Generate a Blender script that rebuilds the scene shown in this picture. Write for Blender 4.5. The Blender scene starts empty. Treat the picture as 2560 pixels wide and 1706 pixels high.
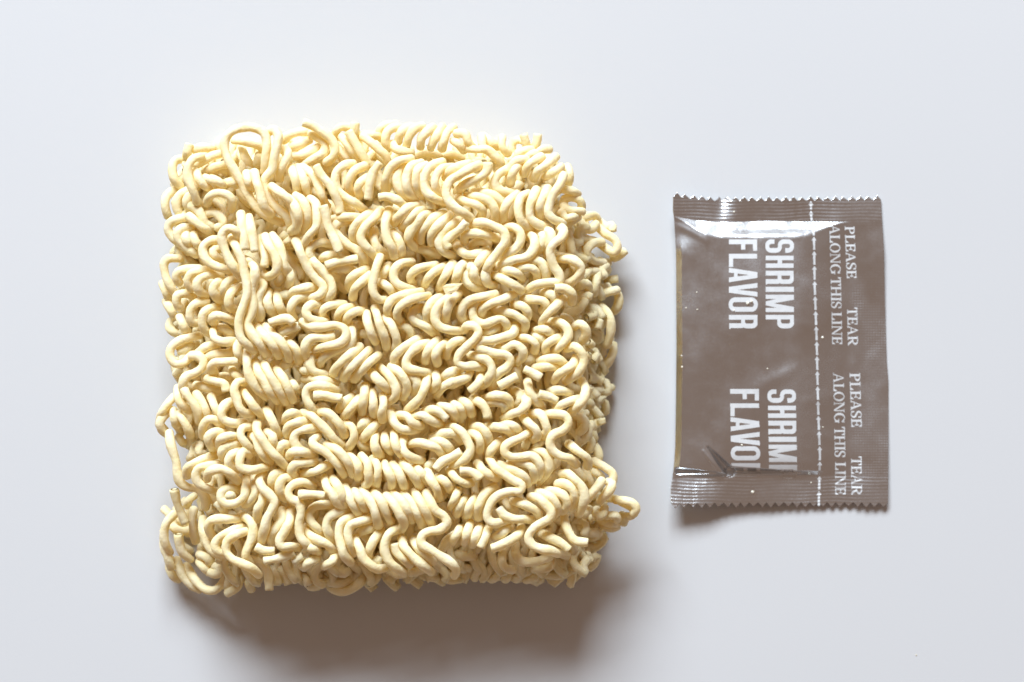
import bpy, math, random
import numpy as np
from mathutils import Vector
from mathutils.kdtree import KDTree

random.seed(7)
rng = np.random.default_rng(7)
scene = bpy.context.scene
col = scene.collection

# ---------------------------------------------------------------- camera (straight down, real size in metres)
CAM_H = 0.55            # height above the table
FIELD = 0.25            # width of table in the frame
cam_data = bpy.data.cameras.new('camera')
cam_data.sensor_width = 36.0
cam_data.lens = 36.0 * CAM_H / FIELD
cam_data.clip_start = 0.01
cam_data.clip_end = 50.0
cam_data.dof.use_dof = True
cam_data.dof.focus_distance = CAM_H - 0.020
cam_data.dof.aperture_fstop = 7.5
cam = bpy.data.objects.new('camera', cam_data)
cam.location = (0, 0, CAM_H)
col.objects.link(cam)
scene.camera = cam

# ---------------------------------------------------------------- room light: dim warm room + one soft window
world = bpy.data.worlds.new('World')
scene.world = world
world.use_nodes = True
bg = world.node_tree.nodes['Background']
bg.inputs['Color'].default_value = (0.265, 0.184, 0.142, 1)
bg.inputs['Strength'].default_value = 1.0

lamp = bpy.data.lights.new('window_light', 'AREA')
lamp.shape = 'RECTANGLE'
lamp.size = 1.65
lamp.size_y = 0.78
lamp.energy = 156.0
lamp.color = (0.868, 0.968, 1.06)
win = bpy.data.objects.new('window_light', lamp)
d = Vector((-0.23, 1.0, 0)).normalized()
el = math.radians(33)
pos = Vector((d.x * math.cos(el), d.y * math.cos(el), math.sin(el))) * 2.6
win.location = pos
win.rotation_euler = pos.to_track_quat('Z', 'Y').to_euler()
col.objects.link(win)

scene.cycles.max_bounces = 16
scene.cycles.diffuse_bounces = 12
scene.cycles.transmission_bounces = 12
scene.view_settings.view_transform = 'Standard'
scene.view_settings.look = 'None'
scene.view_settings.exposure = 0.0
scene.view_settings.gamma = 1.0

# ---------------------------------------------------------------- helpers
def P(x, y, z):
    """photo pixel (2560 wide) at height z (metres) -> world x, y, z"""
    x = np.asarray(x, float); y = np.asarray(y, float); z = np.asarray(z, float)
    s = FIELD / 2560.0 * (CAM_H - z) / CAM_H
    return np.stack(np.broadcast_arrays((x - 1280.0) * s, (853.0 - y) * s, z), -1)

def mesh_obj(name, verts, faces, mat, parent=None, smooth=True, **props):
    me = bpy.data.meshes.new(name)
    if parent is not None:
        verts = np.asarray(verts) - np.array(parent.location)
    me.from_pydata(np.asarray(verts).tolist(), [], faces if isinstance(faces, list) else faces.tolist())
    if smooth:
        me.polygons.foreach_set('use_smooth', [True] * len(me.polygons))
    if mat: me.materials.append(mat)
    me.update()
    o = bpy.data.objects.new(name, me)
    col.objects.link(o)
    if parent is not None: o.parent = parent
    for k, v in props.items(): o[k] = v
    return o

def empty(name, loc, label, cat):
    o = bpy.data.objects.new(name, None)
    o.location = loc
    o.empty_display_size = 0.01
    col.objects.link(o)
    o['label'] = label; o['category'] = cat
    return o

def new_mat(name):
    m = bpy.data.materials.new(name); m.use_nodes = True
    nt = m.node_tree
    return m, nt, nt.nodes['Principled BSDF']

def noise(nt, scale, detail=3.0, rough=0.5, coord='Object'):
    tc = nt.nodes.new('ShaderNodeTexCoord')
    n = nt.nodes.new('ShaderNodeTexNoise')
    n.inputs['Scale'].default_value = scale
    n.inputs['Detail'].default_value = detail
    n.inputs['Roughness'].default_value = rough
    nt.links.new(tc.outputs[coord], n.inputs['Vector'])
    return n

def ramp(nt, src, stops):
    r = nt.nodes.new('ShaderNodeValToRGB')
    e = r.color_ramp.elements
    while len(e) < len(stops): e.new(0.5)
    for i, (p, c) in enumerate(stops):
        e[i].position = p; e[i].color = c
    nt.links.new(src, r.inputs['Fac'])
    return r

def bump(nt, bsdf, src, dist, strength=1.0, prev=None):
    b = nt.nodes.new('ShaderNodeBump')
    b.inputs['Distance'].default_value = dist
    b.inputs['Strength'].default_value = strength
    nt.links.new(src, b.inputs['Height'])
    if prev: nt.links.new(prev.outputs['Normal'], b.inputs['Normal'])
    nt.links.new(b.outputs['Normal'], bsdf.inputs['Normal'])
    return b

# ---------------------------------------------------------------- materials
def noodle_material():
    m, nt, b = new_mat('dried_noodle')
    n1 = noise(nt, 420, 3, 0.6)
    r = ramp(nt, n1.outputs['Fac'], [(0.28, (0.935, 0.835, 0.475, 1)), (0.5, (0.972, 0.914, 0.615, 1)), (0.75, (0.985, 0.943, 0.72, 1))])
    n3 = noise(nt, 70, 3, 0.6)                               # paler and more golden zones over the block
    g = ramp(nt, n3.outputs['Fac'], [(0.42, (0, 0, 0, 1)), (0.68, (0.6, 0.6, 0.6, 1))])
    mx = nt.nodes.new('ShaderNodeMix'); mx.data_type = 'RGBA'
    nt.links.new(g.outputs['Color'], mx.inputs[0])
    nt.links.new(r.outputs['Color'], mx.inputs[6])
    mx.inputs[7].default_value = (0.96, 0.865, 0.50, 1)
    nt.links.new(mx.outputs[2], b.inputs['Base Color'])
    b.inputs['Roughness'].default_value = 0.62
    b.inputs['Specular IOR Level'].default_value = 0.25
    n2 = noise(nt, 1500, 4, 0.6)
    bp = bump(nt, b, n1.outputs['Fac'], 0.0003, 0.8)
    last = bump(nt, b, n2.outputs['Fac'], 0.00013, 0.9, bp)
    tr = nt.nodes.new('ShaderNodeBsdfTranslucent')           # light soaking through the strands comes out amber
    tr.inputs['Color'].default_value = (1.0, 0.75, 0.10, 1)
    nt.links.new(last.outputs['Normal'], tr.inputs['Normal'])
    mix = nt.nodes.new('ShaderNodeMixShader')
    mix.inputs['Fac'].default_value = 0.24
    nt.links.new(b.outputs['BSDF'], mix.inputs[1]); nt.links.new(tr.outputs['BSDF'], mix.inputs[2])
    nt.links.new(mix.outputs['Shader'], nt.nodes['Material Output'].inputs['Surface'])
    return m

def paper_material():
    m, nt, b = new_mat('white_paper')
    n = noise(nt, 9, 3)
    r = ramp(nt, n.outputs['Fac'], [(0.3, (0.57, 0.573, 0.583, 1)), (0.7, (0.582, 0.583, 0.592, 1))])
    nt.links.new(r.outputs['Color'], b.inputs['Base Color'])
    b.inputs['Roughness'].default_value = 0.75
    b.inputs['Specular IOR Level'].default_value = 0.2
    n2 = noise(nt, 2600, 3)
    bump(nt, b, n2.outputs['Fac'], 0.00003, 0.5)
    return m

def foil_material():
    m, nt, b = new_mat('silver_foil')
    b.inputs['Base Color'].default_value = (0.71, 0.735, 0.76, 1)
    b.inputs['Metallic'].default_value = 1.0
    n0 = noise(nt, 3800, 2, 0.6)
    rr = ramp(nt, n0.outputs['Fac'], [(0.3, (0.15, 0.15, 0.15, 1)), (0.7, (0.27, 0.27, 0.27, 1))])
    nt.links.new(rr.outputs['Color'], b.inputs['Roughness'])
    n1 = noise(nt, 75, 2, 0.5)
    n2 = noise(nt, 1400, 3, 0.6)
    bp = bump(nt, b, n1.outputs['Fac'], 0.0012, 0.8)
    last = bump(nt, b, n2.outputs['Fac'], 0.00003, 0.5, bp)
    haze = nt.nodes.new('ShaderNodeBsdfGlossy')              # the broad sheen of rolled foil
    haze.inputs['Color'].default_value = (0.70, 0.73, 0.77, 1)
    haze.inputs['Roughness'].default_value = 0.48
    nt.links.new(last.outputs['Normal'], haze.inputs['Normal'])
    mix = nt.nodes.new('ShaderNodeMixShader')
    n4 = noise(nt, 62, 4, 0.6)                               # random haze patches mixed in to imitate grey reflections
    n5 = noise(nt, 2300, 2, 0.7)
    f4 = ramp(nt, n4.outputs['Fac'], [(0.40, (0.04, 0.04, 0.04, 1)), (0.68, (0.42, 0.42, 0.42, 1))])
    f5 = ramp(nt, n5.outputs['Fac'], [(0.35, (0.55, 0.55, 0.55, 1)), (0.65, (1, 1, 1, 1))])
    mm = nt.nodes.new('ShaderNodeMath'); mm.operation = 'MULTIPLY'
    nt.links.new(f4.outputs['Color'], mm.inputs[0]); nt.links.new(f5.outputs['Color'], mm.inputs[1])
    nt.links.new(mm.outputs['Value'], mix.inputs['Fac'])
    nt.links.new(b.outputs['BSDF'], mix.inputs[1]); nt.links.new(haze.outputs['BSDF'], mix.inputs[2])
    nt.links.new(mix.outputs['Shader'], nt.nodes['Material Output'].inputs['Surface'])
    return m

def ink_material():
    m, nt, b = new_mat('white_ink')
    n = noise(nt, 900, 3)
    r = ramp(nt, n.outputs['Fac'], [(0.3, (0.61, 0.62, 0.63, 1)), (0.7, (0.67, 0.68, 0.69, 1))])
    nt.links.new(r.outputs['Color'], b.inputs['Base Color'])
    b.inputs['Roughness'].default_value = 0.4
    return m

def crumb_material():
    m, nt, b = new_mat('pale_crumb')
    n = noise(nt, 1500, 3)
    r = ramp(nt, n.outputs['Fac'], [(0.3, (0.82, 0.77, 0.63, 1)), (0.7, (0.90, 0.87, 0.76, 1))])
    nt.links.new(r.outputs['Color'], b.inputs['Base Color'])
    b.inputs['Roughness'].default_value = 0.6
    return m

MAT_CRUMB = crumb_material()
MAT_NOODLE = noodle_material()
MAT_PAPER = paper_material()
MAT_FOIL = foil_material()
MAT_INK = ink_material()

# ---------------------------------------------------------------- noodle strands, traced: "height_mm[ends] x,y x,y ..."
# ends: f = first end cut and visible, l = last end, b = both; otherwise an end dives under its neighbours
TILES = {}
TILES[(390, 290, 3.92)] = """
22 1060,560 1075,400 1085,250 1050,160 960,118 860,115 750,150 685,220 670,310 700,410 760,520 830,640 890,750 960,870 1060,960 1180,1030 1240,1050
23.5 1100,160 1150,135 1195,180 1190,280 1160,400 1140,520 1080,600 1060,650 1090,760 1130,850 1220,930 1290,1000 1320,1090 1270,1120
23 1240,330 1285,340 1290,400 1240,480 1215,560 1210,620
17 760,240 880,250 1000,290 1040,320
15 840,310 880,420 930,520
16 1010,380 985,480
25.5 960,550 990,660 1030,780 1060,890 1130,970
24 890,560 905,640 930,720
26 1130,690 1200,740 1280,800 1340,880 1365,980 1375,1080 1320,1140
16f 330,280 310,340 300,400
17 380,330 470,310 560,330
16 270,420 190,440 160,520 180,620 240,690
22 450,400 370,420 320,490 310,590 345,690 380,780 400,850
20 640,370 560,390 470,440 400,480
19 680,480 580,500 500,540
22 390,540 420,620 470,680 540,710
22 480,610 560,640 600,700
22 540,620 620,650 660,690
22 690,660 750,650 790,680
23 500,860 520,800 580,760 660,760 730,800 750,860 730,920
16 340,720 250,760 210,810 200,900 250,990
15 260,720 160,740 100,800 90,890 120,990
17 330,780 300,850 330,920
21 340,880 410,920 450,990 490,1060 560,1090
21 320,980 380,1030 450,1090 530,1130
21 500,960 580,950 640,1000 660,1060 600,1100
18 320,990 220,1010 140,1050 120,1120 160,1190 250,1260 320,1340
19 350,1100 260,1100 210,1150 230,1220 300,1290 400,1360
20 300,1150 290,1200 340,1260
20 370,1160 380,1220 430,1280
24 610,1220 540,1220 470,1270 460,1340 500,1420 600,1480 700,1510 760,1550
23 640,1300 560,1310 570,1370 640,1410
26.5 820,1220 780,1130 710,1100 655,1150 650,1230 690,1350 740,1450 790,1530 830,1590
24.5 800,1400 900,1420 960,1480 970,1560
26l 830,960 840,1080 860,1200 875,1310
26l 910,990 930,1100 950,1220 970,1330
25l 1030,1190 1050,1300 1070,1400 1060,1480
25.5 1070,1180 1110,1280 1170,1370 1190,1450 1170,1530 1110,1570 1060,1560
25.5 1140,1170 1210,1280 1240,1380 1260,1470 1310,1560
17 240,1400 120,1400 80,1450 90,1550 130,1650 190,1750
17 560,540 640,530 700,560
16 640,250 620,300 660,340
"""
TILES[(690, 290, 3.92)] = """
26 60,770 150,830 200,920 220,1040 195,1130
26 190,780 260,830 300,930 310,1040 280,1130
26 330,810 390,860 400,980 395,1080 320,1180 270,1280
22 230,1140 160,1200 100,1250
22 130,1130 60,1200
16 70,240 130,190 220,160 320,150
17 150,310 240,280 330,240
20f 270,65 350,95 440,150 530,220 580,310 560,400 490,460
19 340,170 420,220 480,280 470,350 390,410 290,470
17 190,400 300,370 420,310
16 500,520 560,490 600,470
17 720,120 640,110 590,150 580,220
21f 710,150 760,240 820,340 880,440 940,510
17f 780,70 770,140 790,220
19 640,200 700,280 760,360 810,410
18 610,320 680,400 760,440
20 850,200 930,260 1010,330 1080,400 1100,470
17 830,200 930,190 1000,200
16 1040,230 1020,150 1080,90 1180,90
17 1100,330 1070,240 1100,150 1180,110 1250,140
18 1140,270 1170,320 1250,350 1330,370
23.5 150,500 180,600 200,690 210,760
23.5 210,500 260,600 290,690 310,770
24 250,500 340,560 400,650 440,750 480,850 500,890
24.5b 390,490 450,590 530,680 580,780 620,880 620,960
24 760,470 680,480 600,540 580,620 600,720 680,800 780,860 870,930
22 560,640 600,740 650,850 740,930
23.5 870,490 780,530 720,610 710,700 750,760
24.5 900,600 830,650 800,720 820,780
25b 1020,460 950,560 920,660 910,760 900,820
26f 1010,800 1090,790 1190,830 1280,900
26.5b 460,880 490,980 510,1080 560,1180 600,1270 620,1330
24.5 540,1020 620,1000 740,990 830,1000
24 800,1000 700,1020 600,1060 570,1110 620,1190 700,1260 800,1320 860,1400 850,1500
25 940,950 840,1010 770,1090 750,1180 790,1250
25.5 1030,920 950,1010 870,1090 830,1180 860,1260 930,1330 990,1400
26 1110,920 1080,1000 1070,1090 1090,1210 1140,1300 1160,1380
25 1140,1140 1200,1220 1230,1300 1210,1390
24 960,1130 960,1220 1010,1310 1080,1370
25.5 1390,880 1290,900 1220,970 1160,1050
24 430,1410 500,1370 580,1380
25b 490,1470 580,1440 690,1420 800,1400
24.5 560,1270 450,1240 360,1270 325,1330 360,1420 420,1500 480,1560 520,1640
"""
TILES[(990, 290, 3.92)] = """
17.5 100,300 130,200 180,130 260,100
17.5 240,310 250,220 310,150 370,110
17.5 340,320 370,240 420,160 460,100
17.5 450,330 470,250 510,150 570,110
17 20,260 40,180 100,120 190,110
17 560,240 620,280 670,340
17 590,170 680,180 700,240 760,320
18 700,320 800,330 890,330 970,400 1030,470 1000,520
16 840,200 850,300 900,340
15 860,200 930,260 1000,300
15 1040,210 1040,300 1100,370
16f 1250,180 1270,250 1280,310
16f 1390,180 1380,260 1350,330
18 1180,420 1260,340 1330,330
18 1380,400 1440,330 1500,330
19 1240,460 1330,380 1420,370
10 200,400 300,370 420,390
9 420,380 560,380 700,420
9 650,430 780,440 880,460
25 150,420 30,440 -60,520 -105,620 -100,730
25 100,450 30,530 10,640 50,740 150,820
25 250,460 150,490 110,570 100,670 130,760 190,810
25 300,480 210,530 190,610 195,710 240,790
25.5 460,450 360,480 300,550 275,650 300,750 380,810 470,850
25.5 560,500 460,510 400,570 380,660 400,730 450,760
25.5 720,470 620,500 530,540 480,610
26.5 820,480 720,520 620,580 530,640 490,730 510,820 580,900 680,960 760,1020
25f 900,460 890,540 830,600 720,650 640,700 600,750
25.5 600,800 680,840 780,870 850,930 830,990
25 690,780 800,790 900,830 960,900 970,1000 940,1030
24.5 760,750 880,750 970,790 1030,860 1030,940
23.5 1100,520 1010,570 970,640 990,710 1070,750 1190,760
23 1250,440 1170,520 1130,600 1120,670
22 420,1360 300,1320 200,1290 150,1200 190,1120
25.5 280,920 190,950 130,1020 60,1100
25 360,950 260,980 210,1050 150,1120 120,1210 180,1290
25 470,960 370,1000 300,1070 250,1150 240,1230
25.5 540,960 450,1040 380,1110 340,1190 350,1250
25.5 620,1020 530,1080 450,1150 420,1230 450,1320 550,1370
26b 690,1040 620,1120 540,1180 490,1240 520,1300
26.5 750,1080 800,1050 880,1050 980,1090 1060,1140 1070,1230 1020,1310 950,1400 890,1490 870,1568
25.5 900,1340 830,1410 780,1500 760,1568
24.5 760,1420 720,1490 710,1560
25.5 670,1240 670,1180 750,1150 850,1160 920,1180 1000,1200
24 740,1270 820,1230 910,1260
25 590,1240 620,1310 700,1360 800,1350 890,1310
24b 300,850 340,850 345,910
"""
TILES[(1240, 290, 3.92)] = """
25 210,760 130,830 80,920 75,1040
25 320,760 250,790 220,870 220,960 260,1050 340,1110
25 400,720 360,800 330,900 340,1000 420,1070 520,1110
25 510,710 460,800 430,890 440,990
25 660,580 620,680 560,770 520,870 510,950 560,1010 660,1060
22 300,430 200,440 130,540 150,640
22.5 450,400 330,470 270,570
23 590,400 490,480 400,550 370,620
23 640,500 550,560 480,600
20 700,500 720,580 710,660
21 660,720 760,740 800,770
20 660,880 670,820 740,800 820,830 840,890 820,930
21 660,880 700,920 790,930 850,940
22 640,940 690,1000 780,980
21 700,1060 800,990
12 800,1020 880,990 970,980 1000,1030
13 830,1040 880,1110 940,1110 980,1060
12l 1020,1040 1080,1090 1140,1070 1140,1130
13 990,1080 1080,1160 1170,1220 1190,1290 1150,1340 1080,1300 1010,1250
14 1040,1240 950,1250 890,1320 910,1390 980,1430 1060,1440
10l 1150,1390 1220,1360 1270,1320
14 880,1540 940,1520 1000,1530 1080,1470
13 760,1150 850,1200 960,1230
13 790,1290 830,1400 870,1490
17 700,1130 730,1250 750,1380
26 620,1090 660,1120 640,1190 570,1250 530,1320 540,1400 570,1480 620,1561 619,1621 519,1636 389,1656 309,1711
25 460,1110 530,1140 540,1200 510,1290 500,1360
25 400,1130 460,1180 450,1260 400,1330
25.5 300,1160 360,1180 380,1260 350,1340 280,1390 180,1410 80,1450 0,1490
25.5 90,1100 170,1090 240,1150 240,1230 190,1300 100,1360 30,1420
24 610,1370 700,1390 790,1430 820,1510 800,1568
25 230,1460 340,1420 430,1430 480,1500 490,1580 470,1640
25.5 130,1500 240,1490 340,1490 400,1540 400,1610
"""
TILES[(390, 650, 3.92)] = """
26.8 740,-220 790,-110 840,0 860,100 885,210 890,330 860,440 825,540 810,650 830,760 890,830 960,890
26 900,20 960,70 970,150 950,230 940,330 950,430 930,540 900,620 930,710 1000,800 1050,880 1090,930
25.5 1040,180 1050,260 1010,350 1000,440 1030,520 1020,590
26 990,660 1040,720 1110,800 1180,890 1205,940
26 1070,650 1150,740 1240,830 1290,920 1305,975
25.5 1270,790 1350,850 1400,930 1400,1000
26b 1110,620 1200,590 1290,580 1350,620
25.5b 1220,720 1300,680 1400,650
24.5 1110,310 1090,390 1110,470 1160,530
24.5 1190,310 1190,380 1210,460 1260,530
24 1230,350 1300,340
25 1568,260 1440,280 1350,310 1310,370
25 1568,350 1440,360 1350,410 1320,490 1360,580
21 430,90 320,90 220,120 200,170 230,230
22 540,100 420,110 330,150 310,220 350,290
23 640,150 520,150 430,190 400,250 430,310 500,340
23.5 690,210 600,220 560,280 580,350 640,400
24 790,180 710,210 660,290 670,370
24.5 820,260 740,320 710,410 730,470 790,490
20 370,370 290,330 210,350 200,420 230,470
22 500,410 410,420 340,480 330,560 350,610 400,620
23 610,470 520,480 460,530 450,620 480,690 540,730
24 760,600 670,560 580,550 550,590 580,630
24 560,690 570,760 640,800 770,800
22 590,660 680,680 740,730
15 60,230 90,300 130,380
15 100,400 140,480 180,560
13 150,600 140,670 220,720 300,690
14 200,600 260,660 340,660
20 430,740 330,760 220,800 150,860 140,950 190,1020 270,1010 340,940
19f 210,900 290,870 350,830
21 600,830 500,850 410,910
18 380,800 370,860
22 340,940 410,940 460,980 450,1060 380,1110 290,1150 260,1220 260,1290
22.5 490,960 580,930 690,920 760,890
24l 570,1110 540,1060 570,1010 680,1000 800,990
23l 480,1160 580,1190 670,1220 690,1290
21 600,1150 680,1140 760,1190
20 390,1230 500,1250 620,1290
24.5 800,820 800,900 840,990
25.5 890,900 890,1000 900,1090 940,1190 1000,1280 1080,1340
26 970,990 1000,1100 1060,1190 1110,1290 1190,1390
26 1060,1020 1110,1120 1170,1220 1220,1310 1275,1400
26 1180,1070 1250,1170 1300,1270 1340,1380
25.5 1330,1210 1380,1270
23 740,1060 790,1140 850,1170
26 870,1200 800,1200 765,1270 790,1360 820,1450 870,1500 940,1510
25.5 860,1290 910,1370 970,1450 1040,1530
21 220,1250 210,1340 260,1430 330,1480
22 260,1240 310,1330 370,1410 410,1500 420,1590
22 390,1310 450,1390 490,1480 510,1560
23 540,1340 570,1430 620,1510 640,1568
19 180,1340 100,1430 50,1520 30,1620
22 1140,1060 1180,1010 1250,1010
22 1210,1080 1260,1030 1320,1010
23 1230,60 1240,150 1200,230
24 1270,60 1320,170 1300,260
20 230,560 260,630 300,700
"""
TILES[(760, 650, 3.92)] = """
25.5 -80,-190 -30,-60 40,80 120,185 190,260 170,330 90,370 0,380
25.5 30,-60 100,20 190,120 260,210 280,300 250,360 170,390
25 320,170 280,150 270,100 340,75 440,95 500,110
25.5 620,90 520,130 450,200 440,280
26 650,150 560,220 490,300 480,370
26.8 750,-30 710,60 690,160 670,250 690,340 740,390 810,390
25.5 750,220 830,270 880,340
25 880,250 960,300 990,340
24 830,60 790,130 770,180
25 1060,20 960,30 890,90 880,180 920,240 1010,280 1100,300
25.5 1300,50 1180,70 1080,110 1040,180 1070,230
25.5 1400,60 1290,110 1210,190 1180,250
25.5 1460,40 1400,130 1350,220 1330,290
25.5 1530,60 1500,150 1480,220
26 1150,310 1040,330 920,360 840,420 815,500 850,560
26 1220,350 1110,370 1010,410 930,470 910,540 950,610
24.5 1170,470 1080,500 1050,550 1100,610 1200,660 1300,740
26 1370,350 1270,400 1210,480 1200,560 1230,620
26 1420,370 1340,420 1290,510 1290,600 1340,660 1440,690 1540,700
26.5 1520,330 1440,410 1400,500 1390,590
25 1560,440 1530,520 1560,600
26 190,450 80,440 20,500 50,570 130,600 210,610
26.5 -20,600 60,650 180,660 310,640 400,680 410,760 340,820 200,850 100,880
25.5 400,440 280,440 200,480 180,550 220,590
25.5 480,470 390,480 340,530 330,590
26 580,500 500,510 430,560 420,620
25.5 450,620 470,720 470,800 420,860 320,890 230,930 170,990 160,1030
26f 300,740 200,760 80,770 20,820 10,900 40,980
25 160,930 80,940 60,1000 80,1080 180,1120 280,1130
26.5 610,520 620,600 650,700 700,810
26.5 690,470 720,560 750,660 790,760 810,860
26.5 790,570 850,630 890,720 910,820 890,880
24 900,640 980,650 1040,700 1040,780
23 560,720 640,730
23 480,640 570,640
26.5 550,850 460,920 370,1000 300,1080 290,1120
26.5 640,880 560,960 470,1050 400,1130 390,1170
26.5 730,930 640,1010 560,1090 490,1170
26.5 660,1100 720,1170 780,1230 830,1290
26 740,1050 800,1100 860,1170 900,1260 890,1350 830,1390
26 850,1050 930,1100 990,1180 1010,1270 970,1350
25.5 990,1110 1070,1140 1110,1210 1080,1300
26 1200,1140 1190,1230 1150,1330 1090,1410 1010,1470
25.5 1290,1110 1300,1200 1270,1280
26 1130,770 1040,820 950,880 890,950 890,1030
26 1220,810 1120,850 1040,920 1000,1000 1020,1060 1120,1090 1220,1110
26 1310,790 1240,850 1200,930 1190,1000
26 1400,810 1320,870 1290,950 1310,1010
26 1560,790 1470,810 1410,880 1400,950
24 -20,1080 60,1100
24.5 0,1170 110,1170 220,1190 310,1220
25.5 330,1280 220,1240 110,1230 30,1270 20,1350 70,1440 160,1510
26.5b 95,1330 190,1330 290,1350 370,1360
25 480,1340 400,1390 340,1470
25.5 550,1350 480,1430 410,1520 390,1568
26 600,1230 590,1320 580,1410 570,1500
26 670,1290 680,1380 680,1470 690,1520
26 770,1330 780,1420 760,1510 770,1570
25 1568,1140 1460,1190 1360,1250 1300,1330
25 1530,1080 1420,1110 1350,1160
"""
TILES[(1130, 650, 3.92)] = """
25.5 140,20 80,70 40,150 30,220
25 190,60 130,120 130,200 200,260 300,280
25.5 280,10 220,90 220,170 270,230
25.5 420,10 350,80 330,160 350,230 420,250
26 470,110 580,110 660,150 690,190
26.5 420,150 500,190 590,240 680,300
22 1180,10 1250,60 1260,140 1200,200
26f 1010,280 1100,280 1180,340 1170,420
25.5 890,330 960,330 1010,390 990,440
25.5 700,390 800,390 900,410 930,460 880,510
26 1090,380 1010,460 930,540 880,610 890,650
25.5 950,600 1050,610 1120,660 1140,740 1090,820 1020,890 1010,930
26 430,340 310,360 190,390 110,460 100,550 140,610
26 470,360 330,380 230,420 200,500 230,590 310,630 400,600 480,580 540,640 540,710
26.5 610,330 500,390 380,430 300,490 290,560
25.5 420,490 520,510 640,550 720,620 700,690
26 600,440 680,450 740,510 730,580
26 620,640 600,720 500,760 380,790 280,800 250,850 300,880 420,920 520,930 570,980 540,1050 460,1110 410,1180 400,1260
25 460,660 370,700 300,730
26.5 120,690 140,650 220,650 260,700 220,780 140,860 70,930 50,1000 110,1040 210,1040 300,1060
26 170,930 280,950 370,1010 390,1090 350,1180 290,1240
26l 270,1110 270,1190 220,1250 170,1290
25.5 180,1090 150,1150 60,1190 0,1220
24 400,970 470,980
26 430,850 520,870 610,830 690,880 690,950 640,1000
25.5 650,770 740,770 820,830 810,900
25 800,740 880,770 900,830
25 820,690 900,680 980,730
25.5 1080,760 980,790 920,850 920,920
26 1120,870 1200,850 1270,910 1290,1000 1250,1090 1180,1150 1110,1190
26 1210,960 1190,1020 1110,1080 1040,1130 1000,1190
26 860,990 950,970 1050,980 1110,1030
26 810,1070 900,1050 1000,1050 1060,1060
26.5b 710,1070 790,1110 870,1160
26b 460,1240 550,1190 640,1140
25 740,1190 760,1290 820,1370 880,1440
25.5b 850,1310 940,1340 1030,1380
25 960,1290 1060,1280 1160,1310
26 1270,1180 1310,1260 1290,1350 1230,1440 1160,1500
26 1240,1360 1150,1390 1060,1430 1010,1480
25.5 310,1360 420,1330 530,1350 570,1410 560,1460
25.5 340,1410 430,1390 510,1420 520,1480
25 600,1280 660,1310 660,1390 620,1440
26 700,1310 730,1400 680,1470 590,1510 510,1550
25.5 10,1400 60,1470 90,1568
26 90,1370 160,1420 190,1510
26l 200,1360 290,1410 340,1490 350,1550
23 740,1000 800,960 840,930
23 650,1040 630,1110 650,1180
"""
TILES[(1380, 640, 7.127)] = """
25 130,60 300,60 440,120 520,220 480,330 380,450 290,500
14 530,430 610,320 660,270 700,270
13 990,240 920,310 840,320
15 820,260 800,380 770,550 750,680
16 500,540 570,490 640,530 650,600
15 520,500 500,700 440,900
17 620,700 580,800 500,920 380,1010 250,1000
9l 980,450 1080,420 1170,410
12 860,700 980,650 1160,610
10 1140,620 1190,760 1170,900 1090,1000
13 870,900 960,980 1030,1100 1050,1250 1030,1450 980,1600
14b 620,1100 760,1050
15b 840,1140 810,1310
24 400,1260 500,1210 590,1290 610,1400 540,1520
21 200,1080 300,1130 350,1220
12 1000,120 930,150 820,160
"""
TILES[(1380, 840, 7.127)] = """
16b 650,110 720,170
14b 750,280 850,450
15b 790,330 720,450
9 1090,150 1090,280 1030,430 930,560
12b 640,740 810,770 900,830
11b 680,990 910,960
8 950,960 1060,920
12 640,1150 700,1250
11 700,1200 640,1330
"""
TILES[(1380, 1020, 7.127)] = """
18 400,150 520,170 590,260 540,390 430,470
13 640,400 760,300 860,230
14b 870,190 890,290
15 470,620 540,560 660,540 700,620 660,760
13 740,650 810,760 830,880 800,930
18 740,950 860,1010 980,1080 1080,1180 1080,1320 1000,1460 940,1568
21 890,1290 800,1410 700,1540 620,1640
15 720,1100 800,1170 880,1230
16 620,1000 600,1120 650,1250 700,1380
"""
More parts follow.
